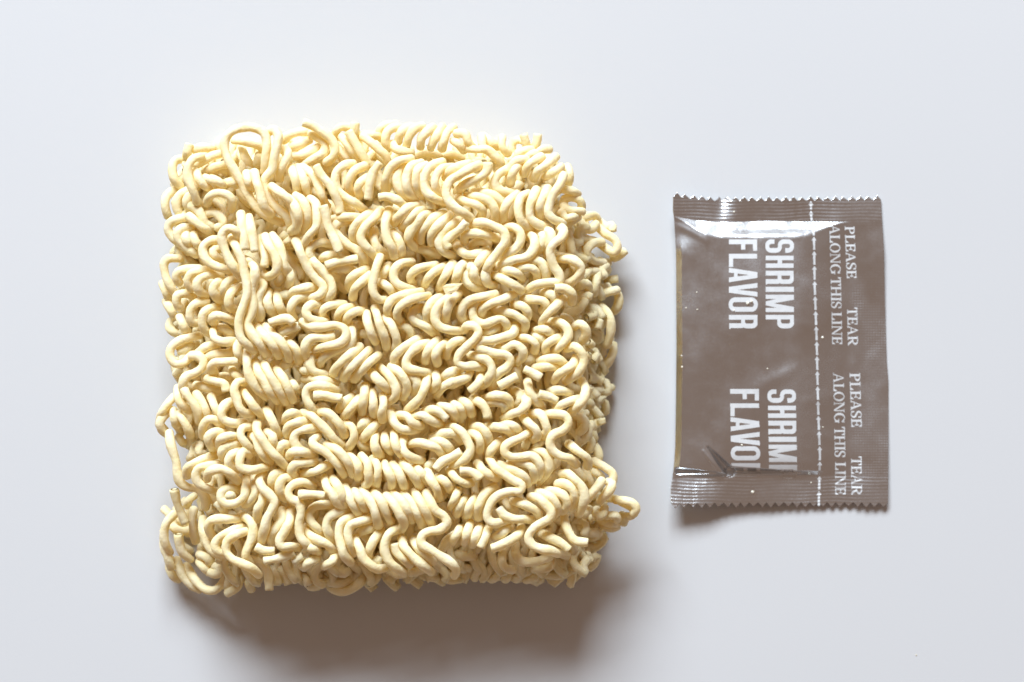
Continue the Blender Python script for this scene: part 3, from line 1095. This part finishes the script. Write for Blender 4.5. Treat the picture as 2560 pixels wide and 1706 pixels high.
def front(x, y):
    """top surface of the sachet in metres"""
    return (seal_z(x, y) + 0.06 + bulge(x, y) + relief(x, y)) * 1e-3
def back(x, y):
    s = seal_z(x, y)
    side = (1 - in_side(x)) * (1 - in_top(x, y)) * (1 - in_bot(x, y))
    xl = ip(y, LEFT)
    fold = np.sqrt(np.clip(1 - (1 - np.clip((x - xl) / 40.0, 0, 1)) ** 2, 0, 1))
    sag = side * fold * (1 - ss((x - 1960) / 165.0)) * np.clip(np.minimum((y - ip(x, TOPSEAL)) / 55, (ip(x, BOTSEAL) - y) / 55), 0, 1)
    return np.maximum(s - 0.06 - sag * 3.4, 0.15) * 1e-3

def sheet(name, X, Y, stitch):
    """front and back skins over one grid; stitch = sides whose edge is closed (t, b, l, r)"""
    nr, nc = X.shape
    A = P(X, Y, front(X, Y)).reshape(-1, 3)
    B = P(X, Y, back(X, Y)).reshape(-1, 3)
    N = nr * nc
    g = np.arange(N).reshape(nr, nc)
    q = np.stack([g[:-1, :-1], g[1:, :-1], g[1:, 1:], g[:-1, 1:]], -1).reshape(-1, 4)
    faces = q.tolist() + (q[:, ::-1] + N).tolist()
    def close(line, rev):
        for a, b in zip(line[:-1], line[1:]):
            f = [int(a), int(b), int(b) + N, int(a) + N]
            faces.append(f[::-1] if rev else f)
    if 't' in stitch: close(g[0], False)
    if 'b' in stitch: close(g[-1], True)
    if 'l' in stitch: close(g[:, 0], True)
    if 'r' in stitch: close(g[:, -1], False)
    return mesh_obj(name, np.vstack([A, B]), faces, MAT_FOIL, sachet)

# pouch: columns bunched towards the fold on the left
NB = 420
u = np.linspace(0, 1, 230) ** 1.3
v = np.linspace(0, 1, NB)
v = v + 0.06 * np.sin(4 * np.pi * v) / (2 * np.pi) * -1.0
V, U = np.meshgrid(v, u, indexing='ij')
Y0 = 556 + (1189 - 556) * V
X = ip(Y0, LEFT) + (SIDE_X - ip(Y0, LEFT)) * U
Y = ip(X, TOPSEAL) + (ip(X, BOTSEAL) - ip(X, TOPSEAL)) * V
sheet('pouch', X, Y, 'l')
# side seal
u = np.linspace(0, 1, 56); v = np.linspace(0, 1, 380)
V, U = np.meshgrid(v, u, indexing='ij')
Y0 = 555 + (1188 - 555) * V
X = SIDE_X + (ip(Y0, RIGHT) - SIDE_X) * U
Y = ip(X, TOPSEAL) + (ip(X, BOTSEAL) - ip(X, TOPSEAL)) * V
sheet('side_seal', X, Y, 'r')
# end seals with zigzag cut edges
TEETH = 25
nc = TEETH * 12 + 1
tri = lambda k: 1 - np.abs(((k / 12.0) % 1.0) * 2 - 1)
for name, top in (('top_seal', True), ('bottom_seal', False)):
    k = np.arange(nc); u = k / (nc - 1)
    rows = 44
    v = np.linspace(0, 1, rows)
    V, U = np.meshgrid(v, u, indexing='ij')
    if top:
        yy = 500 + V * 55
        X = ip(yy, LEFT) + (ip(yy, RIGHT) - ip(yy, LEFT)) * U
        depth = 11.5 * (0.88 + 0.16 * np.sin(np.floor(np.arange(nc) / 12.0 + 0.5) * 2.3))
        e = ip(X, TOPEDGE) + 5 - depth * tri(k)[None]
        s = ip(X, TOPSEAL)
        Y = e + (s - e) * V
        sheet(name, X, Y, 'tlr')
    else:
        yy = 1190 + V * 72
        X = ip(yy, LEFT) + (ip(yy, RIGHT) - ip(yy, LEFT)) * U
        depth = 13.0 * (0.88 + 0.16 * np.sin(np.floor(np.arange(nc) / 12.0 + 0.5) * 1.7 + 1))
        e = ip(X, BOTEDGE) - 3 + depth * tri(k)[None]
        s = ip(X, BOTSEAL)
        Y = s + (e - s) * V
        sheet(name, X, Y, 'blr')

# ---------------------------------------------------------------- white print on the foil
def box(a, b, a0, a1, b0, b1): return (a >= a0) & (a <= a1) & (b >= b0) & (b <= b1)
def poly(a, b, pts):
    ins = np.zeros(a.shape, bool)
    n = len(pts)
    for i in range(n):
        x1, y1 = pts[i]; x2, y2 = pts[(i + 1) % n]
        if y1 == y2: continue
        c = ((y1 > b) != (y2 > b)) & (a < (x2 - x1) * (b - y1) / (y2 - y1) + x1)
        ins ^= c
    return ins
def rbox(a, b, a0, a1, b0, b1, r):
    cx, cy = (a0 + a1) / 2, (b0 + b1) / 2
    qx = np.abs(a - cx) - (a1 - a0) / 2 + r; qy = np.abs(b - cy) - (b1 - b0) / 2 + r
    return np.hypot(np.maximum(qx, 0), np.maximum(qy, 0)) + np.minimum(np.maximum(qx, qy), 0) - r <= 0
def ring(a, b, a0, a1, b0, b1, tx, ty, r, ri):
    return rbox(a, b, a0, a1, b0, b1, r) & ~rbox(a, b, a0 + tx, a1 - tx, b0 + ty, b1 - ty, ri)
def ell(a, b, cx, cy, rx, ry): return ((a - cx) / rx) ** 2 + ((b - cy) / ry) ** 2 <= 1

def bold(ch, a, b, w):
    t, th = 0.165, 0.145
    if ch == 'I': return box(a, b, 0, w, 0, 1)
    if ch == 'H': return box(a, b, 0, t, 0, 1) | box(a, b, w - t, w, 0, 1) | box(a, b, 0, w, 0.43, 0.58)
    if ch == 'L': return box(a, b, 0, t, 0, 1) | box(a, b, 0, w, 0, th)
    if ch == 'F': return box(a, b, 0, t, 0, 1) | box(a, b, 0, w, 1 - th, 1) | box(a, b, 0, w * 0.9, 0.43, 0.43 + th)
    if ch == 'P': return box(a, b, 0, t, 0, 1) | (ring(a, b, -0.2, w, 0.40, 1, t, 0.135, 0.19, 0.07) & (a >= 0))
    if ch == 'R':
        return box(a, b, 0, t, 0, 1) | (ring(a, b, -0.2, w, 0.42, 1, t, 0.135, 0.17, 0.06) & (a >= 0)) | \
            (rbox(a, b, w - t - 0.01, w - 0.005, -0.2, 0.50, 0.05) & (b >= 0)) | box(a, b, w - t, w + 0.025, 0, 0.05)
    if ch == 'O': return ring(a, b, 0, w, -0.01, 1.01, t, 0.135, w * 0.46, 0.085)
    if ch == 'M':
        return box(a, b, 0, 0.15, 0, 1) | box(a, b, w - 0.15, w, 0, 1) | poly(a, b, [(0, 1), (0.18, 1), (w / 2 + 0.05, 0), (w / 2 - 0.07, 0)]) | \
            poly(a, b, [(w, 1), (w - 0.18, 1), (w / 2 - 0.05, 0), (w / 2 + 0.07, 0)])
    if ch == 'A':
        return poly(a, b, [(0, 0), (t, 0), (w / 2 + 0.035, 1), (w / 2 - 0.10, 1)]) | poly(a, b, [(w, 0), (w - t, 0), (w / 2 - 0.035, 1), (w / 2 + 0.10, 1)]) | box(a, b, 0.13, w - 0.13, 0.18, 0.31)
    if ch == 'V': return bold('A', a, 1 - b, w) & ~box(a, b, w * 0.1, w * 0.9, 0.69, 0.82) | poly(a, b, [(0, 1), (t, 1), (w / 2 + 0.035, 0), (w / 2 - 0.10, 0)]) | poly(a, b, [(w, 1), (w - t, 1), (w / 2 - 0.035, 0), (w / 2 + 0.10, 0)])
    if ch == 'S':
        up = ring(a, b, 0, w, 0.44, 1.01, t, 0.135, 0.21, 0.07) & ~((a > w / 2) & (b < 0.70))
        lo = ring(a, b, 0, w, -0.01, 0.58, t, 0.135, 0.21, 0.07) & ~((a < w / 2) & (b > 0.31))
        return up | lo
    return np.zeros(a.shape, bool)
BOLD_W = dict(S=.475, H=.44, R=.465, I=.175, M=.615, P=.475, F=.40, L=.455, A=.50, V=.475, O=.50)

def serif(ch, a, b, w):
    T, t, s = 0.17, 0.075, 0.06
    def stem(x, wd=T, lo=True, hi=True):
        m = box(a, b, x, x + wd, 0, 1)
        if lo: m = m | box(a, b, x - 0.09, x + wd + 0.09, 0, s)
        if hi: m = m | box(a, b, x - 0.09, x + wd + 0.09, 1 - s, 1)
        return m
    if ch == 'I': return stem(0.10)
    if ch == 'H': return stem(0.09) | stem(w - 0.09 - T) | box(a, b, 0.1, w - 0.1, 0.47, 0.47 + t)
    if ch == 'L': return stem(0.09) | box(a, b, 0.1, w, 0, t) | poly(a, b, [(w, 0), (w, 0.32), (w - 0.06, 0.32), (w - 0.20, 0.05)])
    if ch == 'E':
        return stem(0.09) | box(a, b, 0.1, w, 0, t) | box(a, b, 0.1, w - 0.02, 1 - t, 1) | box(a, b, 0.1, w - 0.14, 0.48, 0.48 + t) | \
            box(a, b, w - 0.20, w - 0.13, 0.36, 0.68) | poly(a, b, [(w, 0), (w, 0.30), (w - 0.06, 0.30), (w - 0.18, 0.05)]) | poly(a, b, [(w - .02, 1), (w - .02, 0.72), (w - 0.08, 0.72), (w - 0.18, 0.95)])
    if ch == 'T':
        return box(a, b, w / 2 - T / 2, w / 2 + T / 2, 0, 1) | box(a, b, w / 2 - 0.19, w / 2 + 0.19, 0, s) | box(a, b, 0, w, 1 - t, 1) | \
            poly(a, b, [(0, 1), (0, 0.70), (0.06, 0.70), (0.16, 0.95)]) | poly(a, b, [(w, 1), (w, 0.70), (w - 0.06, 0.70), (w - 0.16, 0.95)])
    if ch in 'PR':
        m = stem(0.09) | (ell(a, b, w - 0.34, 0.735, 0.34, 0.265) & ~ell(a, b, w - 0.36, 0.735, 0.20, 0.195) & (a > w - 0.36)) | box(a, b, 0.1, w - 0.35, 1 - t, 1) | box(a, b, 0.1, w - 0.35, 0.47, 0.47 + t)
        if ch == 'R': m = m | poly(a, b, [(0.30, 0.50), (0.48, 0.50), (w + 0.03, 0.0), (w - 0.17, 0.0)]) | box(a, b, w - 0.17, w + 0.07, 0, s)
        return m
    if ch == 'A':
        return poly(a, b, [(0.06, 0), (0.06 + t, 0), (w / 2 + 0.03, 1), (w / 2 - 0.04, 1)]) | poly(a, b, [(w - 0.06, 0), (w - 0.06 - T, 0), (w / 2 - 0.05, 1), (w / 2 + 0.05, 1)]) | \
            box(a, b, 0.2, w - 0.22, 0.31, 0.31 + t) | box(a, b, 0, 0.22, 0, s) | box(a, b, w - 0.30, w, 0, s)
    if ch == 'N':
        return box(a, b, 0.10, 0.10 + t, 0, 1) | box(a, b, w - 0.10 - t, w - 0.10, 0, 1) | poly(a, b, [(0.08, 1), (0.26, 1), (w - 0.10, 0), (w - 0.22, 0)]) | \
            box(a, b, 0, 0.27, 0, s) | box(a, b, w - 0.27, w, 1 - s, 1) | box(a, b, 0, 0.2, 1 - s, 1)
    if ch == 'O': return ell(a, b, w / 2, 0.5, w / 2, 0.52) & ~ell(a, b, w / 2, 0.5, w / 2 - T, 0.45)
    if ch == 'G':
        m = ell(a, b, w / 2, 0.5, w / 2, 0.52) & ~ell(a, b, w / 2 + 0.02, 0.5, w / 2 - T, 0.45) & ~((a > w * 0.62) & (b > 0.46) & (b < 0.74))
        return m | box(a, b, w - 0.20, w - 0.04, 0.06, 0.44) | box(a, b, w - 0.32, w + 0.04, 0.40, 0.46) | box(a, b, w - 0.10, w - 0.03, 0.70, 0.98)
    if ch == 'S':
        up = ell(a, b, w / 2, 0.745, w / 2, 0.275) & ~ell(a, b, w / 2 + 0.02, 0.765, w / 2 - 0.12, 0.20) & ~((a > w / 2) & (b < 0.70))
        lo = ell(a, b, w / 2, 0.265, w / 2, 0.285) & ~ell(a, b, w / 2 - 0.02, 0.25, w / 2 - 0.12, 0.205) & ~((a < w / 2) & (b > 0.32))
        return up | lo | poly(a, b, [(0.10, 0.70), (0.06, 0.56), (w - 0.08, 0.28), (w - 0.04, 0.45)]) | box(a, b, w - 0.09, w - 0.02, 0.72, 0.98) | box(a, b, 0.01, 0.08, 0.02, 0.30)
    return np.zeros(a.shape, bool)
SERIF_W = dict(P=.66, L=.66, E=.68, A=.84, S=.56, T=.72, R=.76, O=.82, N=.88, G=.84, H=.90, I=.37)

def print_mask(name, x0, x1, y0, y1, cell, inside):
    """cells of foil covered in ink, laid 0.05 mm proud of the foil"""
    nx = max(2, int((x1 - x0) / cell)); ny = max(2, int((y1 - y0) / cell))
    xs = x0 + (np.arange(nx) + 0.5) * cell; ys = y0 + (np.arange(ny) + 0.5) * cell
    X, Y = np.meshgrid(xs, ys)
    m = inside(X, Y)
    if not m.any(): return
    gx = x0 + np.arange(nx + 1) * cell; gy = y0 + np.arange(ny + 1) * cell
    GX, GY = np.meshgrid(gx, gy)
    r, c = np.nonzero(m)
    W = nx + 1
    q = np.stack([r * W + c, (r + 1) * W + c, (r + 1) * W + c + 1, r * W + c + 1], -1)
    used, inv = np.unique(q, return_inverse=True)
    vx = GX.ravel()[used]; vy = GY.ravel()[used]
    return mesh_obj(name, P(vx, vy, front(vx, vy) + 0.00005), inv.reshape(-1, 4), MAT_INK, sachet)

def word(text, style, xb, drift, ya, yb, cap):
    """xb = x of the baseline at ya; letters read downwards, their tops to the right"""
    fn, tab, gap = (bold, BOLD_W, 0.105) if style == 'bold' else (serif, SERIF_W, 0.05)
    widths = [tab[c] for c in text]
    gaps = [gap * (0.25 if (text[i] + text[i + 1]) in ('AV', 'VO', 'LA') else 1.0) if style == 'bold' else gap for i in range(len(text) - 1)] + [0]
    total = sum(widths) + sum(gaps)
    k = (yb - ya) / total                                    # pixels along the text per unit
    def inside(X, Y):
        b = (X - xb - drift * (Y - ya)) / cap
        a = (Y - ya) / k
        m = np.zeros(X.shape, bool); p = 0
        for ch, w, g in zip(text, widths, gaps):
            sel = (a >= p - 0.1) & (a <= p + w + 0.1)
            loc = fn(ch, a - p, b, w)
            m |= loc & sel
            p += w + g
        return m
    print_mask('printed_word', xb - 6, xb + cap + drift * (yb - ya) + 8, ya - 4, yb + 4, 0.8 if style == 'bold' else 0.62, inside)

word('SHRIMP', 'bold', 1914, 0.004, 599, 821, 70)
word('FLAVOR', 'bold', 1822, 0.004, 599, 821, 71)
word('SHRIMP', 'bold', 1919, 0.020, 974, 1196, 70)
word('FLAVOR', 'bold', 1825, 0.018, 973, 1192, 72)
word('PLEASE', 'serif', 2112, 0.040, 566, 696, 24)
word('TEAR', 'serif', 2118, 0.020, 769, 863, 25)
word('ALONG', 'serif', 2074, 0.020, 562, 685, 25)
word('THIS', 'serif', 2077, 0.020, 694, 771, 25)
word('LINE', 'serif', 2079, 0.020, 781, 861, 25)
word('PLEASE', 'serif', 2124, 0.035, 933, 1068, 26)
word('TEAR', 'serif', 2128, 0.010, 1142, 1236, 26)
word('ALONG', 'serif', 2083, 0.025, 933, 1057, 26)
word('THIS', 'serif', 2086, 0.015, 1068, 1143, 26)
word('LINE', 'serif', 2088, 0.000, 1156, 1237, 26)

# the tear line: arrows pointing up the sachet, head to tail
LINE = np.array([(496, 2027), (540, 2028), (560, 2030), (590, 2035), (720, 2037), (860, 2042), (960, 2044), (1040, 2046), (1140, 2050), (1260, 2047)], float)
TIPS = [503, 527, 556, 592, 628, 665, 703, 741, 778, 816, 854, 891, 928, 966, 1003, 1040, 1078, 1116, 1154, 1190, 1228]
for i, y0 in enumerate(TIPS):
    y1 = (TIPS[i + 1] if i + 1 < len(TIPS) else 1268) - 2.5
    def inside(X, Y, y0=y0):
        dx = np.abs(X - ip(Y, LINE))
        return (dx <= 2.7) & (Y > y0 + 4) | (dx <= (Y - y0) * 0.62) & (Y <= y0 + 9.5)
    xm = float(ip((y0 + y1) / 2, LINE))
    print_mask('printed_arrow', xm - 10, xm + 10, y0, y1, 0.7, inside)

# ---------------------------------------------------------------- loose bits
def chip(name, outline, z, thick, mat, label, cat, group=None, curl=0.0):
    """small broken flake: an uneven slab with a curled end"""
    o = np.asarray(outline, float)
    n = len(o); c = o.mean(0)
    zz = z + curl * ((o[:, 0] - c[0]) / (np.ptp(o[:, 0]) / 2 + 1e-6)) ** 2
    top = P(o[:, 0], o[:, 1], zz + thick); bot = P(o[:, 0], o[:, 1], zz)
    mid = P(c[0] + (o[:, 0] - c[0]) * 0.5, c[1] + (o[:, 1] - c[1]) * 0.5, z + thick * 1.25 + curl * 0.2)
    v = np.vstack([top, bot, mid, P(c[0], c[1], z + thick * 1.3)[None]])
    f = []
    for k in range(n):
        j = (k + 1) % n
        f += [[k, n + k, n + j, j][::-1], [k, j, 2 * n + j, 2 * n + k], [2 * n + k, 2 * n + j, 3 * n]]
    f.append(list(range(2 * n - 1, n - 1, -1)))
    ob = mesh_obj(name, v, f, mat, None, smooth=False, label=label, category=cat)
    if group: ob['group'] = group
    return ob
chip('noodle_flake', [(1106, 718), (1116, 711), (1135, 709), (1158, 708), (1150, 716), (1143, 726), (1131, 733), (1114, 736), (1110, 728)], 0.0284, 0.0005, MAT_NOODLE,
     'thin pale broken flake lying on top of the noodle block near its middle', 'crumb', curl=0.0005)
chip('crumb', [(2290, 1637), (2291.6, 1636.6), (2292, 1638.4), (2290.6, 1639.4), (2289.2, 1638.6)], 0.00005, 0.0001, MAT_NOODLE,
     'lone tiny crumb on the white sheet below the sachet near the lower right corner', 'crumb')
CRUMBS = [
    (2057, 844, 2.7, 'round pale crumb just right of the tear line at mid height of the sachet'),
    (1882, 1230, 3.6, 'largest pale crumb, on the ribbed bottom seal of the sachet left of the tear line'),
    (1704, 890, 2.2, 'upper of two pale crumbs on the left fold of the sachet'),
    (1705, 918, 2.6, 'lower of two pale crumbs on the left fold of the sachet'),
    (1869, 758, 3.8, 'biggest of the crumbs on the letter O of the upper FLAVOR'),
    (1879, 753, 3.0, 'crumb at the right edge of the letter O of the upper FLAVOR'),
    (1835, 776, 2.2, 'small crumb at the lower left of the letter O of the upper FLAVOR'),
    (1835, 530, 2.6, 'pale crumb on the ribbed top seal above the upper FLAVOR'),
    (1742, 731, 1.8, 'topmost of three tiny specks on the foil left of the upper FLAVOR'),
    (1715, 770, 1.6, 'leftmost of three tiny specks on the foil left of the upper FLAVOR'),
    (1743, 774, 1.8, 'lowest of three tiny specks on the foil left of the upper FLAVOR'),
    (1855, 1113, 2.2, 'tiny speck between the letters V and O of the lower FLAVOR'),
    (2058, 1068, 1.6, 'tiny speck right of the tear line beside the lower ALONG'),
    (2028, 1207, 1.7, 'tiny speck on the bottom seal close left of the tear line'),
    (1919, 922, 1.6, 'tiny speck on the foil midway between the two SHRIMP prints')]
for x, y, s, text in CRUMBS:
    q = [(x + s * rng.uniform(0.75, 1.15) * math.cos(a), y + s * rng.uniform(0.75, 1.15) * math.sin(a)) for a in np.linspace(0, 2 * np.pi, 7, endpoint=False)]
    chip('crumb', q, float(front(np.array(x), np.array(y))) + 0.00002, s * 0.00009, MAT_CRUMB, text, 'crumb', 'crumbs on the foil sachet')
